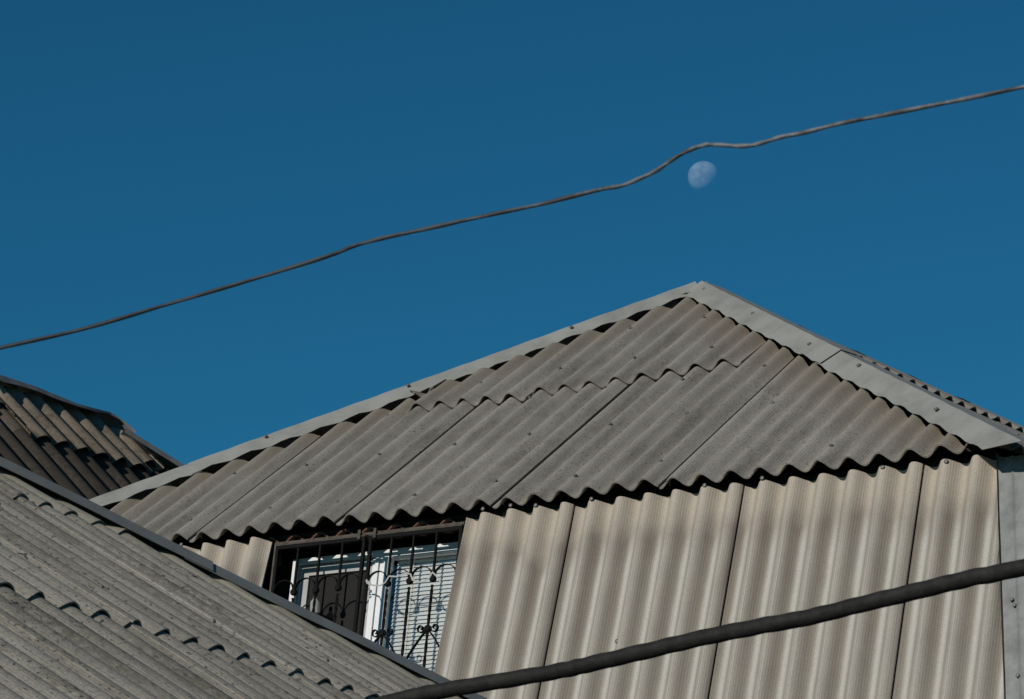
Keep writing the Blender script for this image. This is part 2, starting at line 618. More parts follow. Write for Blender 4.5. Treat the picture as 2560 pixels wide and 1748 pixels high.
def piece(name, side, t0, t1, lift, mat=M_cap, n=26, wamp=.006, zf=.036, w0=1.0, skew=0.0):
    ts = [lerp(t0, t1, i / n) for i in range(n + 1)]
    wob = lambda t: wamp * math.cos(2 * math.pi * t / PIT) + .006 * noise.noise(Vector((t * 2.2, side, lift * 50))) + .007 * noise.noise(Vector((t * 6, side * 3, 2)))
    if side < 0:      # left hip, t = u of the fold
        fe = lambda t: (t + .072 * w0, HL(t) - .084 * w0)
        ff = lambda t: (t, HL(t))
        bk = (-.19, .17, -.19)
    else:
        fe = lambda t: (t - .084 * w0, HR(t) - .084 * w0)
        ff = lambda t: (t, HR(t))
        bk = (.03, .124, -.088)
    E_, F_, B_ = hip_points(fe, ff, ts, bk, wob, zfold=zf, lift=lift)
    for i in range(len(F_)):
        q = max(0, (i / n - .9) / .1) * skew
        for L_ in (F_, B_):
            x, y, z = L_[i]
            L_[i] = (x + q, y - q, z)
    return cap_strip(name, house, RF, E_, F_, B_, mat)


capL = [piece('hip_cap', -1, -1.70, -.50, .004), piece('hip_cap', -1, -.54, .86, .008, n=34), piece('hip_cap', -1, .82, 1.62, .009, w0=.95)]
capR = [piece('hip_cap', 1, 3.10, 4.54, .010, n=44, skew=.12), piece('hip_cap', 1, 1.72, 3.16, .018, n=34), piece('hip_cap', 1, 1.68, 1.98, .017, w0=.85)]
for c, pts in ((capL[0], ((-1.15, .33),)), (capL[1], ((-.2, 1.19), (.4, 1.72))), (capL[2], ((1.1, 2.33),))):
    for (u, v) in pts:
        nail(c, RF, u, v, .045, r=.011)
for c, pts in ((capR[1], ((2.3, 2.13), (2.9, 1.51))), (capR[0], ((3.35, 1.09), (4.05, .35))), (capR[2], ((1.75, 2.68),))):
    for (u, v) in pts:
        nail(c, RF, u, v, .040, r=.012)
# boarding under the sheets, coloured near-black to stand for shade in seams and cap gaps
mb = MB()
tri_ = [(-1.48, .065), (4.38, .065), (UA, VA - .01)]
mb.loft([[Vector((x, y, z)) for x, y in tri_] for z in (-.095, -.078)])
mb.build('roof_boarding', M_gapshade, house, RF.m, False)
mb = MB()
quad_ = [(.16, .13), (DEPTH - .2, .13), (DEPTH - run_b, L2 - .08), (run_b, L2 - .08)]
mb.loft([[Vector((x, y, z)) for x, y in quad_] for z in (-.095, -.078)])
mb.build('roof_boarding', M_gapshade, house, RG.m, False)
C_l = P0 - d * 1.58
LG = Frame(C_l + b * DEPTH, -b, Apex - C_l)
L3 = (Apex - C_l).dot(LG.v)
mb = MB()
quad_ = [(.2, .13), (DEPTH - .1, .13), (DEPTH - run_b, L3 - .05), (run_b, L3 - .05)]
mb.loft([[Vector((x, y, z)) for x, y in quad_] for z in (-.095, -.078)])
mb.build('roof_boarding', M_gapshade, house, LG.m, False)
# ridge cap running back from the peak, its open end showing above the right hip
ridge_z = Apex + Z * .035
RC = Frame(ridge_z, d, b)
E_, F_, B_ = [], [], []
for i in range(30):
    y = .2 + i * (DEPTH - 2 * run_b + .1) / 29
    E_.append((-.13, y, -.085)); F_.append((0, y, -.035)); B_.append((.13, y, -.075 + .01 * math.sin(y * 9)))
cap_strip('ridge_cap', house, RC, E_, F_, B_, M_cap)
# bent collar that closes the peak
mb = MB()
pk = [(-.17, -.17, -.015), (.0, -.02, .075), (.16, -.10, .02), (.20, .06, -.02), (.12, .19, .01), (-.04, .16, .04)]
ring = []
for lay in (0, -.003):
    ring.append([Vector((x, y, z + lay)) for x, y, z in ((-.15, -.11, -.005), (-.02, -.06, .02), (.08, -.06, .01), (.12, .03, -.01), (.02, .12, .01), (-.12, .05, .01))])
ctr = [Vector((0, 0, .018)), Vector((0, 0, .015))]
for k in (0, 1):
    vs = ring[k] + [ctr[k]]
    mb.add(vs, [((i, (i + 1) % 6, 6) if k == 0 else ((i + 1) % 6, i, 6)) for i in range(6)])
for i in range(6):
    j = (i + 1) % 6
    mb.f.append((i, 7 + i, 7 + j, j))
PKF = Frame(P0 + d * UA + RF.v * (VA - .075) + RF.n * .008, RF.u, RF.v)
mb.build('peak_cap', M_cap, house, PKF.m)

# ---- walls
BETA = math.atan(.318)
W0 = P0 + b * .05 + Z * -.052
WF = Frame(W0, d, b * math.sin(BETA) + Z * math.cos(BETA))
WPH, WAMP = -.006, .062
uL = WF.at(682, 1350, -.055)[0]
uR = WF.at(1171, 1300, -.052)[0]
cT = WF.at(2492, 1140)
cB = WF.at(2512, 1748)
WH = 2.3
ucor = lambda v: lerp(cT[0], cB[0], (v - cT[1]) / (cB[1] - cT[1]))
seamw = [WF.at(1436, 1262, -.03)[0] - .002, WF.at(1861, 1207, -.03)[0] - .002, WF.at(2311, 1160, -.03)[0] - .002]
wtop = lambda u, v: -v + .0
wall_nails = [(1209, 1274), (1278, 1265), (1341, 1265), (1480, 1249), (1763, 1215), (1907, 1197), (2208, 1170), (2366, 1155), (1540, 1601), (455, 1363)]
ws = []


def wall_sheet(u0, u1, seed, zr=.006, clip=None):
    s = sheet('wall_sheet', house, WF, u0, u1, lambda u: -WH, lambda u: 0.0, PIT, WAMP, M_wall, phase=WPH,
              zoff=lambda a, c: zr * a, nv=16, seed=seed, hip=wtop, rag=.003)
    ws.append((u0, u1, s))
    return s


wall_sheet(-1.55, uL, 80)
wall_sheet(uR, seamw[0], 81)
wall_sheet(seamw[0] + .0045, seamw[1], 82)
wall_sheet(seamw[1] + .0045, seamw[2], 83)
# last sheet is cut along the leaning corner: build it and trim its right edge row by row
s = wall_sheet(seamw[2] + .0045, ucor(-WH), 84)
me = s.data
for vtx in me.vertices:
    lim = ucor(vtx.co.y)
    if vtx.co.x > lim:
        vtx.co.z = vtx.co.z if vtx.co.x - lim < .03 else vtx.co.z
        vtx.co.x = lim
for (px, py) in wall_nails:
    u, v = WF.at(px, py)
    for (a0, a1, s) in ws:
        if a0 <= u <= a1:
            w = math.cos(2 * math.pi * (u - WPH) / PIT)
            nail(s, WF, u, v, WAMP / 2 * (w - 1) + .004, r=.0105, dome=.005)
            break
# galvanised corner flashing and the side wall behind it
cor = [WF.m @ Vector((ucor(v), v, -.012)) for v in (-.02, -WH)]
side_dir = b
cup = (cor[0] - cor[1]).normalized()
V, F = [], []
nfl = 24
for i in range(nfl + 1):
    p = cor[1].lerp(cor[0], i / nfl)
    w = .003 * noise.noise(Vector((i * .5, 3, 1)))
    row = [p + WF.n * (.004 + w), p + d * .060 + WF.n * (.006 + w), p + d * .070 + WF.n * (.014 + w), p + d * .080 + WF.n * (.006 + w),
           p + d * .165 + WF.n * .004, p + d * .165 + b * .45]
    V += row
m_ = 6
for i in range(nfl):
    for j in range(m_ - 1):
        a = i * m_ + j
        F.append((a, a + 1, a + m_ + 1, a + m_))
cf = obj('corner_flashing', V, F, M_galv, house)
for (px, py) in ((2537, 1514), (2530, 1500), (2505, 1147), (2545, 1690)):
    u, v = WF.at(px, py)
    nail(cf, WF, u, v, .002, r=.009)
SWF = Frame(cor[0] + d * .155 + b * .14 - Z * .03, b, cup)
sheet('wall_sheet', house, SWF, 0, DEPTH - .3, lambda u: -WH, lambda u: 0, PIT, .04, M_wall, phase=0, nv=4, seg=8, seed=90, hip=lambda u, v: -v)
# timber plate and soffit inside the eave, plain walls of the storey below
mb = MB()
mb.box(-1.5, uL, .12, .18, -.02, .163)
mb.box(uL, uR, .12, .18, .10, .163)
mb.box(uR, 4.40, .12, .18, -.02, .163)
PF = Frame(P0 - Z * .16, d, b)
mb.build('wall_plate', M_dark, house, PF.m, False)
mb = MB()
mb.box(4.40, 4.46, .16, .8, -.13, -.07)
mb.build('rafter_end', M_dark, house, PF.m, False)
base_z = (WF.m @ Vector((0, -WH, 0))).z
pB = WF.m @ Vector((-1.5, -WH, -.05))
LWF = Frame(Vector((pB.x, pB.y, GROUND)), d, b)
mb = MB()
wid = 6.25
mb.box(0, wid, 0, DEPTH + .2, 0, base_z - GROUND)
mb.build('wall', M_plaster, house, LWF.m, False)
# left and rear attic walls (out of sight from the street)
LWS = Frame(P0 - d * 1.5 + b * (DEPTH - .1) - Z * .06, -b, Z + d * .25)
sheet('wall_sheet', house, LWS, 0, DEPTH - .15, lambda u: -WH, lambda u: 0, PIT, .04, M_wall, nv=4, seg=8, seed=91, hip=lambda u, v: -v)
BWS = Frame(P0 + d * 4.4 + b * (DEPTH - .1) - Z * .06, -d, Z - b * .3)
sheet('wall_sheet', house, BWS, 0, 5.9, lambda u: -WH, lambda u: 0, PIT, .04, M_wall, nv=4, seg=8, seed=92, hip=lambda u, v: -v)

# ---- attic window
G0 = P0 + b * .09 - Z * .10
TW = R(7.8)
GF = Frame(G0, d, b * math.sin(TW) + Z * math.cos(TW))


def c4(x, y, fr=GF, z=0.0):        # enlarged-view reading of the window -> metres on its plane
    return fr.at(640 + x / 3.778, 1280 + y / 3.778, z)


gTL, gTR = c4(195, 300), c4(1990, 98)
vt = (gTL[1] + gTR[1]) / 2
BOT = vt - 1.15
grille = None
gt = MB()
gt.bar((gTL[0], vt - .006, .0), (gTR[0] - .004, vt - .006, .0), .012, .03)
gt.bar((gTL[0], BOT, .0), (gTR[0] - .004, BOT, .0), .012, .03)
gt.bar((gTL[0] + .006, BOT, .0), (gTL[0] + .006, vt - .012, .0), .012, .03)
grille = gt.build('window_grille', M_rustbar, house, GF.m, False)
lf = [(c4(212, 330)[0], c4(1056, 235)[0]), (c4(1094, 232)[0], c4(1972, 125)[0])]
leaves = []
for (x0, x1) in lf:
    mb = MB()
    t, bt = vt - .030, BOT + .03
    mb.bar((x0, t, .012), (x1, t, .012), .016, .016)
    mb.bar((x0, bt, .012), (x1, bt, .012), .016, .016)
    mb.bar((x0 + .008, bt + .008, .012), (x0 + .008, t - .008, .012), .016, .014)
    mb.bar((x1 - .008, bt + .008, .012), (x1 - .008, t - .008, .012), .016, .014)
    leaves.append(mb.build('leaf_frame', M_rustbar if len(leaves) < 0 else M_black, grille, GF.m, False))
mb = MB()
for (x0, x1) in lf:
    mb.bar((x0, vt - .0185, .017), (x1, vt - .0185, .017), .005, .012)
mb.build('top_strip', M_rustbar, grille, GF.m, False)
for hx in (1010, 1155):
    mb = MB()
    u, v = c4(hx, 190)
    mb.box(u - .008, u + .008, vt - .035, vt + .012, .018, .030)
    mb.build('hinge', M_rustbar, grille, GF.m, False)

bars = [[415, 620, 830], [1310, 1520, 1740]]
bary = [[(370, 765), (578, 745), (790, 722)], [(1255, 690), (1465, 665), (1685, 625)]]
NZ = Vector((0, 0, 1))


def arcpts(a, c, h, n=18, z=.012):
    a, c = Vector((*a, z)), Vector((*c, z))
    out = []
    for i in range(n + 1):
        t = i / n
        x = -math.cos(math.pi * t) * .5 + .5
        y = math.sin(math.pi * t) ** .75
        out.append(Vector((lerp(a.x, c.x, x), lerp(a.y, c.y, x) + h * y, z)))
    return out


def scroll(cx, cy, r, s, turns=1.15, z=.012, a0=-90):
    pts = []
    for i in range(26):
        t = i / 25
        q = R(a0) + s * 2 * math.pi * turns * t
        rr = r * (1 - .72 * t)
        pts.append(Vector((cx + rr * math.cos(q), cy + rr * math.sin(q), z)))
    return pts


for L in range(2):
    x0, x1 = lf[L]
    us, vs_ = [], []
    for k in range(3):
        ub = c4(bary[L][k][0], bary[L][k][1])
        us.append(ub[0]); vs_.append(ub[1])
    vball = sum(vs_) / 3
    for k in range(3):
        mb = MB()
        u = us[k]
        mb.bar((u, vt - .035, .012), (u, vball, .012), .010, .010)
        mb.bar((u, vball - .03, .012), (u, vball - .20, .012), .011, .011, twist=6.5, segs=22)
        mb.bar((u, vball - .20, .012), (u, BOT + .04, .012), .011, .011, twist=14, segs=44)
        mb.build('bar', M_black, grille, GF.m, False)
        mb = MB()
        mb.disc((u, vball, .012), .0175, .022, 20)
        mb.build('rosette', M_black, grille, GF.m)
    edges = [x0 + .008] + us + [x1 - .008]
    for k in range(4):
        mb = MB()
        a_, c_ = (edges[k], vball), (edges[k + 1], vball)
        mb.ribbon(arcpts((a_[0] + .004, vball - .01), (c_[0] - .004, vball - .01), .075), .004, .014, NZ)
        mb.build('arch', M_black, grille, GF.m)
    # second tier of arches, hanging lower between the bars
    for k in range(1, 3):
        um = us[k - 1]
    for k in (0, 2):
        uc, vc = us[k], vball - .245
        mb = MB()
        mb.disc((uc, vc, .012), .0185, .022, 20)
        mb.build('rosette', M_black, grille, GF.m)
        for s in (-1, 1):
            mb = MB()
            mb.ribbon(scroll(uc + s * .040, vc + .004, .024, s, 1.2, a0=90 + 90 * (1 if s < 0 else -1) + 180), .004, .014, NZ)
            mb.build('scroll', M_black, grille, GF.m)
            mb = MB()
            um = uc + s * .5 * (us[1] - us[0]) * 1.9
            pts = [Vector((lerp(uc + s * .006, um, t), vc - .012 - .155 * (t ** 1.25) - .0 * t, .012)) for t in [i / 14 for i in range(15)]]
            if x0 < um < x1:
                mb.ribbon(pts, .005, .014, NZ)
                mb.build('brace', M_black, grille, GF.m)
    for s in (-1, 1):
        mb = MB()
        mb.ribbon(scroll(us[1] + s * .055, vball - .46, .028, s, 1.2, a0=0 if s > 0 else 180), .004, .014, NZ)
        mb.build('scroll', M_black, grille, GF.m)

# window unit, a hand's breadth and a half behind the bars
WZ = -.175
WIN = Frame(GF.o + GF.n * WZ, GF.u, GF.v)
w4 = lambda x, y: c4(x, y, WIN)
wl = w4(350, 600)[0]
wt = w4(760, 375)[1] - .022
wr = w4(2120, 300)[0]
wb = wt - 1.0
mb = MB()
FW = .030


def rect(mb, x0, x1, y0, y1, w, z0, z1, wt_=None):
    mb.box(x0, x0 + w, y0, y1, z0, z1)
    mb.box(x1 - w, x1, y0, y1, z0, z1)
    mb.box(x0 + w, x1 - w, y1 - (wt_ or w), y1, z0, z1)
    mb.box(x0 + w, x1 - w, y0, y0 + w, z0, z1)


mul0, mul1 = w4(1165, 700)[0], w4(1192, 700)[0]
rect(mb, wl, wr, wb, wt, FW, -.05, .012)
mb.box(mul0 - .004, mul1 + .004, wb + FW, wt - FW, -.05, .008)
window = mb.build('window', M_pvc, house, WIN.m, False)
# left sash
x0, x1 = wl + FW - .004, mul0 - .006
y0, y1 = wb + FW, wt - FW - .004
sw = w4(1098, 800)[0]
mb = MB()
rect(mb, x0, x1, y0 + .002, y1 - .002, .068, -.035, -.006, .05)
mb.build('sash', M_sash, window, WIN.m, False)
mb = MB()
mb.box(x1 - .022, x1 - .002, y0 + .004, y1 - .004, -.0055, .016)
mb.box(x1 - .044, x1 - .026, y0 + .004, y1 - .004, -.0055, .004)
mb.build('sash_stile', M_pvc, window, WIN.m, False)
mb = MB()
mb.box(x0 + .069, x1 - .069, y0 + .07, y1 - .053, -.024, -.020)
mb.build('mosquito_net', M_net, window, WIN.m, False)
# right sash
x0, x1 = mul1 + .008, wr - FW
mb = MB()
rect(mb, x0, x1, y0 + .002, y1 - .002, .026, -.030, .018, .010)
mb.build('sash', M_pvc, window, WIN.m, False)
mb = MB()
mb.box(x0 + .027, x1 - .027, y0 + .03, y1 - .013, -.006, -.002)
mb.build('pane', M_glass, window, WIN.m, False)
mb = MB()
bx0, bx1 = w4(1375, 600)[0] - .055, x1 - .02
vtop = y1 - .016
k = 0
while vtop - k * .0205 > y0 + .03:
    v = vtop - k * .0205
    tl = .0008 * math.sin(k * 1.7)
    mb.add([(bx0, v, -.040), (bx1, v + tl, -.040), (bx1, v - .0188 + tl, -.032), (bx0, v - .0188, -.032),
            (bx0, v, -.0415), (bx1, v + tl, -.0415), (bx1, v - .0188 + tl, -.0335), (bx0, v - .0188, -.0335)],
           [(0, 3, 2, 1), (4, 5, 6, 7), (0, 1, 5, 4), (3, 7, 6, 2), (0, 4, 7, 3), (1, 2, 6, 5)])
    k += 1
mb.box(bx0 - .01, bx1, vtop + .004, vtop + .014, -.055, -.028)
mb.build('blind', M_blind, window, WIN.m, False)
mb = MB()
for q in (.10, .36):
    mb.box(bx0 + q, bx0 + q + .002, y0 + .03, vtop, -.028, -.026)
mb.build('blind_cord', M_pvc, window, WIN.m, False)
mb = MB()
u, v = w4(1062, 732)
mb.box(u, u + .022, v - .012, v - .001, .017, .030)
mb.box(u, u + .006, v - .024, v - .012, .017, .030)
mb.box(u + .006, u + .020, v - .026, v - .020, .017, .024)
mb.build('handle', M_pvc, window, WIN.m, False)
# dark room behind, reveals, head
mb = MB()
hx0, hx1 = uL - .25, uR + .35
mb.box(hx0, hx1, wb - .2, vt + .06, -.60, -.585)
mb.box(hx0, hx0 + .02, wb - .2, vt + .06, -.585, -.05)
mb.box(hx1 - .02, hx1, wb - .2, vt + .06, -.585, -.05)
mb.box(hx0 + .02, hx1 - .02, wb - .22, wb - .2, -.585, -.05)
mb.build('window_recess', M_dark, house, GF.m, False)
mb = MB()
mb.box(hx0, hx1, vt + .012, vt + .05, -.30, -.035)
mb.build('lintel', M_dark, house, GF.m, False)
mb = MB()
mb.box(gTL[0] - .10, wl - .004, wb, vt + .01, WZ - .02, WZ - .002)
mb.build('reveal_panel', M_dark, house, GF.m, False)
RST = Frame(GF.o + GF.v * (vt + .034) + GF.n * .0, d, b)
sheet('head_sheet', house, RST, gTL[0] - .05, gTR[0] - .01, lambda u: 0.0, lambda u: .16, PIT, .035, M_rust, phase=.06, nv=3, seed=70, thick=.009, rag=.01)

# things caught on and standing at the window
mb = MB()


def tape(points, w=.0075):
    pts = []
    for i in range(len(points) - 1):
        for k in range(6):
            t = k / 6
            pts.append((lerp(points[i][0], points[i + 1][0], t), lerp(points[i][1], points[i + 1][1], t), lerp(points[i][2], points[i + 1][2], t)))
    pts.append(points[-1])
    mb.ribbon([Vector((*c4(x, y), z)) for x, y, z in pts], w, .0015, NZ)


tape([(1120, 705, .024), (1068, 655, .026), (1085, 690, .03), (1140, 712, .033), (1205, 712, .028), (1250, 680, .026), (1285, 622, .026), (1360, 625, .024), (1455, 592, .028),
      (1490, 605, .026), (1515, 660, .034), (1570, 688, .036), (1630, 672, .032), (1665, 640, .026), (1695, 585, .026), (1735, 620, .03), (1782, 682, .034)])
tp = mb.build('ribbon', M_ribbon, None, GF.m)
tag(tp, 'torn white ribbon draped across the black window bars of the attic', 'ribbon')
bt = thing('plastic_bottle', 'cloudy plastic bottle standing behind the bars at the left edge of the attic window', 'bottle', (GF.m @ Vector((*c4(452, 915), -.09))))
mb = MB()
bh = [(0, .021), (.004, .024), (.05, .024), (.07, .022), (.085, .010), (.098, .0095)]
mb.loft([[Vector((r * math.cos(q), r * math.sin(q), z)) for q in (2 * math.pi * j / 20 for j in range(20))] for z, r in bh])
mbm = WM[bt.name]
mb.build('bottle_body', M_bottle, bt, mbm @ Matrix.Translation((0, 0, -.01)))
mb = MB()
mb.loft([[Vector((r * math.cos(q), r * math.sin(q), z)) for q in (2 * math.pi * j / 20 for j in range(20))] for z, r in ((.098, .011), (.112, .011))])
mb.build('bottle_cap', M_black, bt, mbm @ Matrix.Translation((0, 0, -.01)))
mb = MB()
lz = WM[bt.name].translation
iv = GF.m.inverted() @ lz
mb.box(iv.x - .06, iv.x + .06, iv.y - .03, iv.y - .0105, WZ + .015, -.04)
mb.build('window_ledge', M_dark, house, GF.m, False)

# ================================================================== NEAR LOW BUILDING
g1, r1 = R(25.33), R(31.0)
e1 = Vector((math.sin(g1), math.cos(g1), 0))
h1 = Vector((math.cos(g1), -math.sin(g1), 0))
Q0 = Vector((-1.219, 8.306, 1.456))
NF = Frame(Q0, e1, -h1 * math.cos(r1) + Z * math.sin(r1))
RIDGE1, EAVE1 = 3.2, -1.7
KH = .815
hip1 = lambda u: 1.45 - KH * (u - 1.786)
shed = thing('low_outbuilding', 'low outbuilding whose grey corrugated roof fills the lower left corner', 'outbuilding',
             (Q0 + h1 * 0 + e1 * 1)[:2] + (GROUND,))
cut1 = lambda u: hip1(u) - .03
hd1 = lambda u, v: (cut1(u) - v) * .7
AMP1 = .046
rows1 = [(EAVE1, .14, 0.0, 3), (-.0, 1.26, .0, 4), (1.12, RIDGE1 - .05, .0, 5)]
for j, (va, vb, zl, sd) in enumerate(rows1):
    for i, (ua, ub) in enumerate([(-3.9, -2.95), (-3.05, -2.05), (-2.15, -1.125), (-1.225, -.225), (-.325, .675), (.575, 1.575), (1.475, 2.475), (2.375, 3.375), (3.275, 4.275), (4.175, 5.5)]):
        if cut1(ua) < va + .02:
            continue
        s = sheet('roof_sheet', shed, NF, ua, ub, lambda u, q=va: q + .012 * noise.noise(Vector((u * 1.3, q, 4))),
                  lambda u, q=vb: min(q, cut1(u)), PIT, AMP1, M_near, dome=True,
                  zoff=lambda a, c, j=j: (-.008 if j == 0 else 0) + (-.010 * c if j else -.004 * c) + .0035 * (1 - a),
                  nv=9, seed=100 + 10 * j + i, hip=hd1, rag=.016, seg=16, thick=.005)
        for un in range(int(math.ceil(ua / PIT)), int(ub / PIT) + 1):
            if un % 4 == 1:
                v = va + .22 + random.uniform(-.03, .03)
                if v < cut1(un * PIT) - .15 and ua < un * PIT < ub:
                    nail(s, NF, un * PIT + .01, v, -.001 if j else -.014, r=.008, dome=.005)


c1u = 1.786 + (1.45 - EAVE1) / KH
uR1 = 1.786 + (1.45 - RIDGE1) / KH


def hipcap1(t0, t1, lift, n=40):
    E_, F_, B_ = [], [], []
    for i in range(n + 1):
        t = lerp(t0, t1, i / n)
        w = .004 * noise.noise(Vector((t * 3, 7, lift * 99)))
        dd = .042
        E_.append((t - dd, hip1(t) - dd, -.002 + lift + w))
        F_.append((t, hip1(t), .016 + lift + w * .5))
        B_.append((t + .10, hip1(t) + .10, -.08 + lift))
    return cap_strip('hip_cap', shed, NF, E_, F_, B_, M_capd)


jn = NF.at(530, 1406, .02)[0]
hipcap1(uR1, jn + .02, .006)
hipcap1(jn - .06, c1u + .05, .001, 60)
V2 = -e1 + Z * (KH * math.sin(r1))
Ccor = NF.m @ Vector((c1u, EAVE1, 0))
wide1 = 2 * (RIDGE1 - EAVE1) * math.cos(r1)
N2 = Frame(Ccor - h1 * wide1 * 1.0, h1, V2)
N2 = Frame(Ccor, -h1, V2)
slope2 = ((NF.m @ Vector((c1u - 1, hip1(c1u - 1), 0))) - Ccor)
k2 = slope2.dot(N2.v) / slope2.dot(N2.u)
top2 = (RIDGE1 - EAVE1) * math.cos(r1) * k2
sheet('roof_sheet', shed, N2, 0, wide1, lambda u: 0, lambda u: min(u * k2, (wide1 - u) * k2) - .06, PIT, AMP1, M_near, dome=True, nv=5, seg=8, seed=140)
ridge1w = NF.m @ Vector((-3.9, RIDGE1, 0))
N3 = Frame(NF.m @ Vector((-3.9, RIDGE1, 0)), -e1, h1 * math.cos(r1) + Z * math.sin(r1))
sheet('roof_sheet', shed, N3, -(c1u + 3.9), 0, lambda u: EAVE1 - RIDGE1,
      lambda u: min(0, (EAVE1 - RIDGE1) + (c1u + 3.9 + u) * KH) - .03, PIT, AMP1, M_near, dome=True, nv=4, seg=8, seed=141)
E_, F_, B_ = [], [], []
for i in range(12):
    u = lerp(-3.9, uR1, i / 11)
    E_.append((u, RIDGE1 - .1, .01)); F_.append((u, RIDGE1, .03)); B_.append((u, RIDGE1 + .08, -.07))
cap_strip('ridge_cap', shed, NF, E_, F_, B_, M_capd)
gx = NF.m @ Vector((-3.8, EAVE1, 0))
SB = Frame(Vector((gx.x, gx.y, GROUND)) - h1 * .25, e1, -h1)
mb = MB()
mb.box(0, c1u + 3.8 - .3, 0, wide1 - .5, 0, gx.z - GROUND - .06)
mb.build('wall', M_plaster, shed, SB.m, False)
# gable infill at the street end
mb = MB()
pA, pC, pT = NF.m @ Vector((-3.75, EAVE1 + .2, -.06)), (NF.m @ Vector((-3.75, EAVE1 + .2, -.06))) - h1 * (wide1 - .4), NF.m @ Vector((-3.75, RIDGE1, -.08))
mb.add([pA, pC, pT, pA + e1 * .1, pC + e1 * .1, pT + e1 * .1], [(0, 1, 2), (3, 5, 4), (0, 3, 4, 1), (1, 4, 5, 2), (2, 5, 3, 0)])
mb.build('gable_wall', M_plaster, shed, Matrix.Identity(4), False)

# ================================================================== OLD ROOF BEHIND
g3, r3 = R(32.5), R(43.0)
e3 = Vector((math.sin(g3), math.cos(g3), 0))
h3 = Vector((math.cos(g3), -math.sin(g3), 0))
S0 = Vector((-3.04, 21.9, 4.81))
FF = Frame(S0, e3, -h3 * math.cos(r3) + Z * math.sin(r3))
old = thing('old_house', 'old house behind at the far left with a dark lichen-spotted corrugated roof', 'house', (S0 - h3 * 2 - e3 * 1)[:2] + (GROUND,))
P3, A3 = .2, .06
t3 = [FF.at(*p) for p in ((37, 960), (90, 976), (138, 995), (185, 1011), (232, 1026), (277, 1045), (353, 1105), (422, 1150))]
rv = sum(t[1] for t in t3[:5]) / 5
hA, hB = t3[6], t3[7]
ks = (hB[1] - hA[1]) / (hB[0] - hA[0])
ks = -1.0
hip3 = lambda u: hA[1] + ks * (u - hA[0])
rid3 = lambda u: rv - .01 + .03 * math.sin(u * 1.7)
top3 = lambda u: min(rid3(u), hip3(u))
EV3 = -1.35
lapA = lambda u: .0
ph3 = FF.at(107.6, 1080.6)[0]
hd3 = lambda u, v: (top3(u) - v)
for i, (ua, ub, vl) in enumerate([(-2.1, -1.0, .18), (-1.05, -.02, .30), (-.12, .22 - .2, .17), (.02 - .12, 1.17 + .02, 0.0), (1.12, 1.40, .10)]):
    sheet('roof_sheet', old, FF, ua, ub, lambda u, q=vl: q + .02 * noise.noise(Vector((u * 5, 1, 2))), top3, P3, A3, M_far, dome=True, phase=ph3,
          zoff=lambda a, c: .010 * (1 - c) - .004 * a, nv=6, seed=200 + i, hip=hd3, thick=.009, rag=.02, seg=16)
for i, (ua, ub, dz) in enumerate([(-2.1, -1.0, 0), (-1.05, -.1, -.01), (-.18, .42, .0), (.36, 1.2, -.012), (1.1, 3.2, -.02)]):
    sheet('roof_sheet', old, FF, ua, ub, lambda u: EV3, lambda u: min(.35, top3(u)), P3, A3, M_farshade, dome=True, phase=ph3 + (.04 if i < 2 else .015 * i),
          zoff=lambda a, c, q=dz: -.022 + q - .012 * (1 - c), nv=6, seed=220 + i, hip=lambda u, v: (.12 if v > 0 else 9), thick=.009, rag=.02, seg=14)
# buckled ridge and hip flashing
cp = [(-60, 915), (-20, 930), (0, 937), (40, 950), (92, 967), (135, 985), (190, 1008), (240, 1022), (275, 1030), (300, 1045), (318, 1058), (340, 1078)]
E_, F_, B_ = [], [], []
for i, (x, y) in enumerate(cp):
    u, v = FF.at(x, y, .05)
    w = .035 + .02 * math.sin(i * 1.9)
    E_.append((u - .01, v - (.085 - .009 * i if i < 8 else .012), .042 + .004 * math.sin(i * 2.3))); F_.append((u, v, .05)); B_.append((u + .02, v + .17, -.10))
cap_strip('ridge_cap', old, FF, E_, F_, B_, M_capold)
hp = [(316, 1070), (350, 1092), (400, 1124), (450, 1155), (500, 1190), (560, 1230)]
E_, F_, B_ = [], [], []
for (x, y) in hp:
    u, v = FF.at(x, y, .06)
    E_.append((u - .035, v - .04, .045)); F_.append((u, v, .06)); B_.append((u + .09, v + .09, -.08))
cap_strip('hip_cap', old, FF, E_, F_, B_, M_capold)
# other slopes and body
wide3 = 2 * (rv - EV3) * math.cos(r3)
cu3 = hA[0] + (hA[1] - EV3)
Cc = FF.m @ Vector((cu3, EV3, 0))
hipdir = (FF.m @ Vector((cu3 - 1, EV3 + 1, 0))) - Cc
O2 = Frame(Cc, -h3, Vector((0, 0, 0)) + (hipdir - (-h3) * hipdir.dot(-h3)))
kk = hipdir.dot(O2.v) / hipdir.dot(O2.u)
sheet('roof_sheet', old, O2, 0, wide3, lambda u: 0, lambda u: min(u * kk, (wide3 - u) * kk) - .08, P3, A3, M_farshade, nv=4, seg=8, seed=240)
O3 = Frame(FF.m @ Vector((-4, rv, 0)), -e3, h3 * math.cos(r3) + Z * math.sin(r3))
sheet('roof_sheet', old, O3, -(cu3 + 4), 0, lambda u: EV3 - rv, lambda u: min(0, (EV3 - rv) + (cu3 + 4 + u)) - .03, P3, A3, M_farshade, nv=4, seg=8, seed=241)
sheet('roof_sheet', old, FF, -4, -2.05, lambda u: EV3, rid3, P3, A3, M_far, dome=True, phase=ph3, nv=5, seg=8, seed=242, hip=hd3)
gx = FF.m @ Vector((-3.9, EV3, 0))
OB = Frame(Vector((gx.x, gx.y, GROUND)) - h3 * .25, e3, -h3)
mb = MB()
mb.box(0, cu3 + 3.9 - .3, 0, wide3 - .5, 0, gx.z - GROUND - .08)
mb.build('wall', M_plaster, old, OB.m, False)
mb = MB()
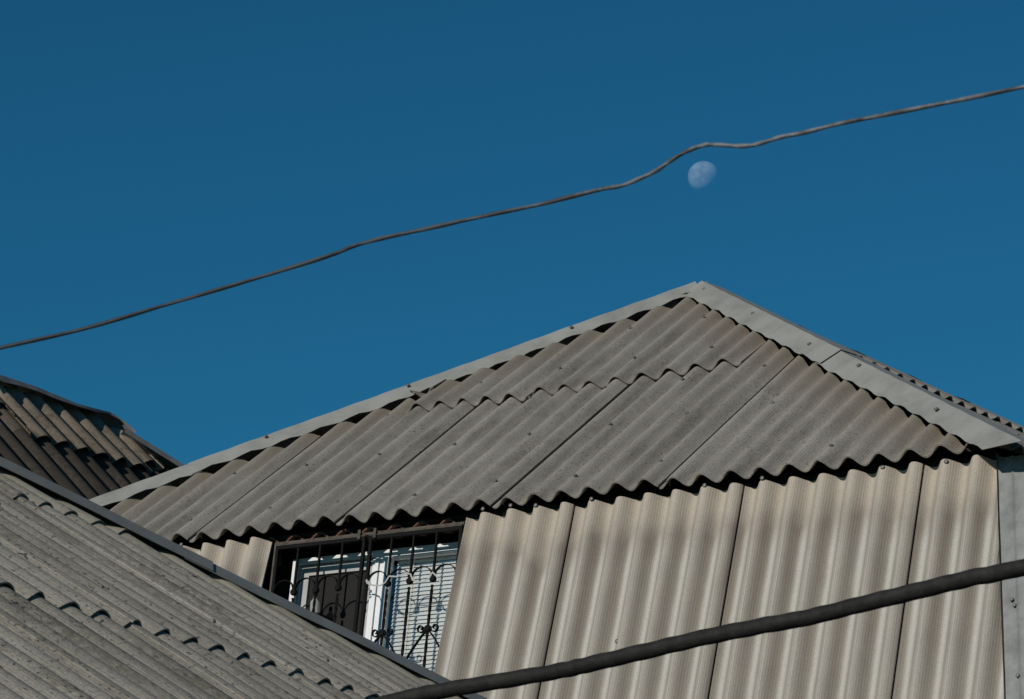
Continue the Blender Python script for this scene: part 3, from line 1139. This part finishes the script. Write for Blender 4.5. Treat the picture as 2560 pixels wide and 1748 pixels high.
pA = FF.m @ Vector((-3.85, EV3 + .2, -.1)); pC = pA - h3 * (wide3 - .4); pT = FF.m @ Vector((-3.85, rv, -.12))
mb.add([pA, pC, pT, pA + e3 * .1, pC + e3 * .1, pT + e3 * .1], [(0, 1, 2), (3, 5, 4), (0, 3, 4, 1), (1, 4, 5, 2), (2, 5, 3, 0)])
mb.build('gable_wall', M_plaster, old, Matrix.Identity(4), False)


# ================================================================== WIRES
def spline(pts, n=8):
    out = []
    P = [pts[0]] + list(pts) + [pts[-1]]
    for i in range(1, len(P) - 2):
        for k in range(n):
            t = k / n
            p0, p1, p2, p3 = P[i - 1], P[i], P[i + 1], P[i + 2]
            out.append(.5 * ((2 * p1) + (-p0 + p2) * t + (2 * p0 - 5 * p1 + 4 * p2 - p3) * t * t + (-p0 + 3 * p1 - 3 * p2 + p3) * t ** 3))
    out.append(pts[-1])
    return out


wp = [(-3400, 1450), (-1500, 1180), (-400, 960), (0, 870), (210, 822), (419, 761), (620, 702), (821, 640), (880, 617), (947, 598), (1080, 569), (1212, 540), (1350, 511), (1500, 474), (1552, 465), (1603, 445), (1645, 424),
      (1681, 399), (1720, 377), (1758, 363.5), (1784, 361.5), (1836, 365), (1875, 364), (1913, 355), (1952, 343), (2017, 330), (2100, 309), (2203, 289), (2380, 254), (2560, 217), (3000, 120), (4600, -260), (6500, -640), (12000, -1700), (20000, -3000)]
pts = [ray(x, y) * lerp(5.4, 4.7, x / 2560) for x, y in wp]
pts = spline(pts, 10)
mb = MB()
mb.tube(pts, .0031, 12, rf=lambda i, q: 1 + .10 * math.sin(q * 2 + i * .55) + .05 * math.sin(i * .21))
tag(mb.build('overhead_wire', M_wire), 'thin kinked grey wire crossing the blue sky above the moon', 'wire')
tp_ = [(-2600, 2750), (-600, 2190), (300, 1935), (700, 1825), (1000, 1749), (1100, 1728), (1258, 1702), (1400, 1677), (1477, 1660), (1620, 1627), (1760, 1594), (1900, 1566), (2024, 1543), (2150, 1512), (2288, 1479), (2420, 1447), (2560, 1418), (2900, 1330), (4000, 1040), (6500, 330)]
pts = [ray(x, y) * lerp(7.0, 6.1, x / 2560) for x, y in tp_]
pts = spline(pts, 12)
mb = MB()
mb.tube(pts, .0152, 20, rf=lambda i, q: 1 + .035 * math.sin(q + i * .9) + .05 * noise.noise(Vector((i * .35, math.cos(q), math.sin(q)))))
tag(mb.build('power_cable', M_cable), 'thick black rubber cable slanting across the tan wall at lower right', 'cable')

# ================================================================== MOON, GROUND
SUN_AZ, SUN_EL = R(40.0), R(25.5)        # degrees left of straight behind the camera, height
sunv = Vector((-math.sin(SUN_AZ) * math.cos(SUN_EL), -math.cos(SUN_AZ) * math.cos(SUN_EL), math.sin(SUN_EL)))
mdist = 3000.0
mrad = mdist * 39.2 / FPX
M_moon, nt, bs = newmat('moon_rock')
nt.nodes.remove(bs)
v = coords(nt, (1 / mrad,) * 3)
nz = noise_t(nt, v, 1.6, 5, .6)
c = ramp(nt, nz, [(.38, (.085, .09, .10)), (.56, (.14, .148, .16))])
df = N(nt, 'ShaderNodeBsdfDiffuse'); tr = N(nt, 'ShaderNodeBsdfTransparent'); ad = N(nt, 'ShaderNodeAddShader'); mx = N(nt, 'ShaderNodeMixShader'); ge = N(nt, 'ShaderNodeNewGeometry'); tr2 = N(nt, 'ShaderNodeBsdfTransparent')
nt.links.new(c, df.inputs[0])
nt.links.new(df.outputs[0], ad.inputs[0]); nt.links.new(tr.outputs[0], ad.inputs[1])   # the blue air lies in front of the moon: its light adds to the sky's
nt.links.new(ge.outputs['Backfacing'], mx.inputs[0]); nt.links.new(ad.outputs[0], mx.inputs[1]); nt.links.new(tr2.outputs[0], mx.inputs[2])
nt.links.new(mx.outputs[0], nt.nodes['Material Output'].inputs[0])
mb = MB()
rows = []
for i in range(0, 97):
    a = math.pi * max(.001, min(95.99, i)) / 96
    rows.append([Vector((math.sin(a) * math.cos(q), math.sin(a) * math.sin(q), -math.cos(a))) * mrad for q in (2 * math.pi * j / 128 for j in range(128))])
mb.loft(rows, cap=False)
# by day only the sunlit part of the moon stands out from the sky: the night side is left unbuilt
keep = []
for f in mb.f:
    nrm = sum((mb.v[i] for i in f), Vector()).normalized()
    if nrm.dot(sunv) > -.01:
        keep.append(f)
mb.f = keep
moon = mb.build('moon', M_moon, None, Matrix.Translation(ray(1759, 442).normalized() * mdist))
tag(moon, 'pale gibbous daytime moon in the blue sky under the thin wire', 'moon')

gm, nt, bs = newmat('ground_earth')
v = coords(nt)
c = ramp(nt, noise_t(nt, v, .7, 8, .65), [(.35, (.10, .085, .065)), (.6, (.17, .15, .12))])
nt.links.new(c, bs.inputs['Base Color'])
bs.inputs['Roughness'].default_value = .95
bump(nt, bs, noise_t(nt, v, 6, 6, .7), .5, .05)
S = 5000
n = 20
vs, fs = [], []
xs = [math.copysign(abs(k / n) ** 3 * S, k) for k in range(-n, n + 1)]
for x in xs:
    for y in xs:
        vs.append((x, y, GROUND))
mm = len(xs)
fs = [(i * mm + j, (i + 1) * mm + j, (i + 1) * mm + j + 1, i * mm + j + 1) for i in range(mm - 1) for j in range(mm - 1)]
g = obj('ground', vs, fs, gm)
g['kind'] = 'structure'

# ================================================================== LIGHT
w = bpy.data.worlds.new('World')
scene.world = w
w.use_nodes = True
nt = w.node_tree
bg = nt.nodes['Background']
sky = nt.nodes.new('ShaderNodeTexSky')
sky.sky_type = 'NISHITA'
sky.sun_disc = False
sky.sun_elevation = SUN_EL
sky.sun_rotation = math.atan2(sunv.x, sunv.y)
sky.air_density, sky.dust_density, sky.ozone_density = .8, .3, 1.2
hs = nt.nodes.new('ShaderNodeMix')
hs.data_type = 'RGBA'; hs.blend_type = 'MULTIPLY'
hs.inputs[0].default_value = 1
hs.inputs[7].default_value = (.115, .64, .85, 1)
nt.links.new(sky.outputs[0], hs.inputs[6])
nt.links.new(hs.outputs[2], bg.inputs[0])
bg.inputs[1].default_value = .057
sd = bpy.data.lights.new('sun', 'SUN')
sd.energy = 3.0
sd.angle = R(.53)
sd.color = (1, .955, .895)
so = bpy.data.objects.new('sun', sd)
COL.objects.link(so)
so.rotation_euler = (-sunv).to_track_quat('-Z', 'Y').to_euler()
so.location = sunv * 50

scene.view_settings.view_transform = 'Standard'
scene.view_settings.look = 'None'
scene.view_settings.exposure = 0
scene.view_settings.gamma = 1
scene.cycles.use_denoising = True
scene.cycles.max_bounces = 6
scene.cycles.transparent_max_bounces = 12
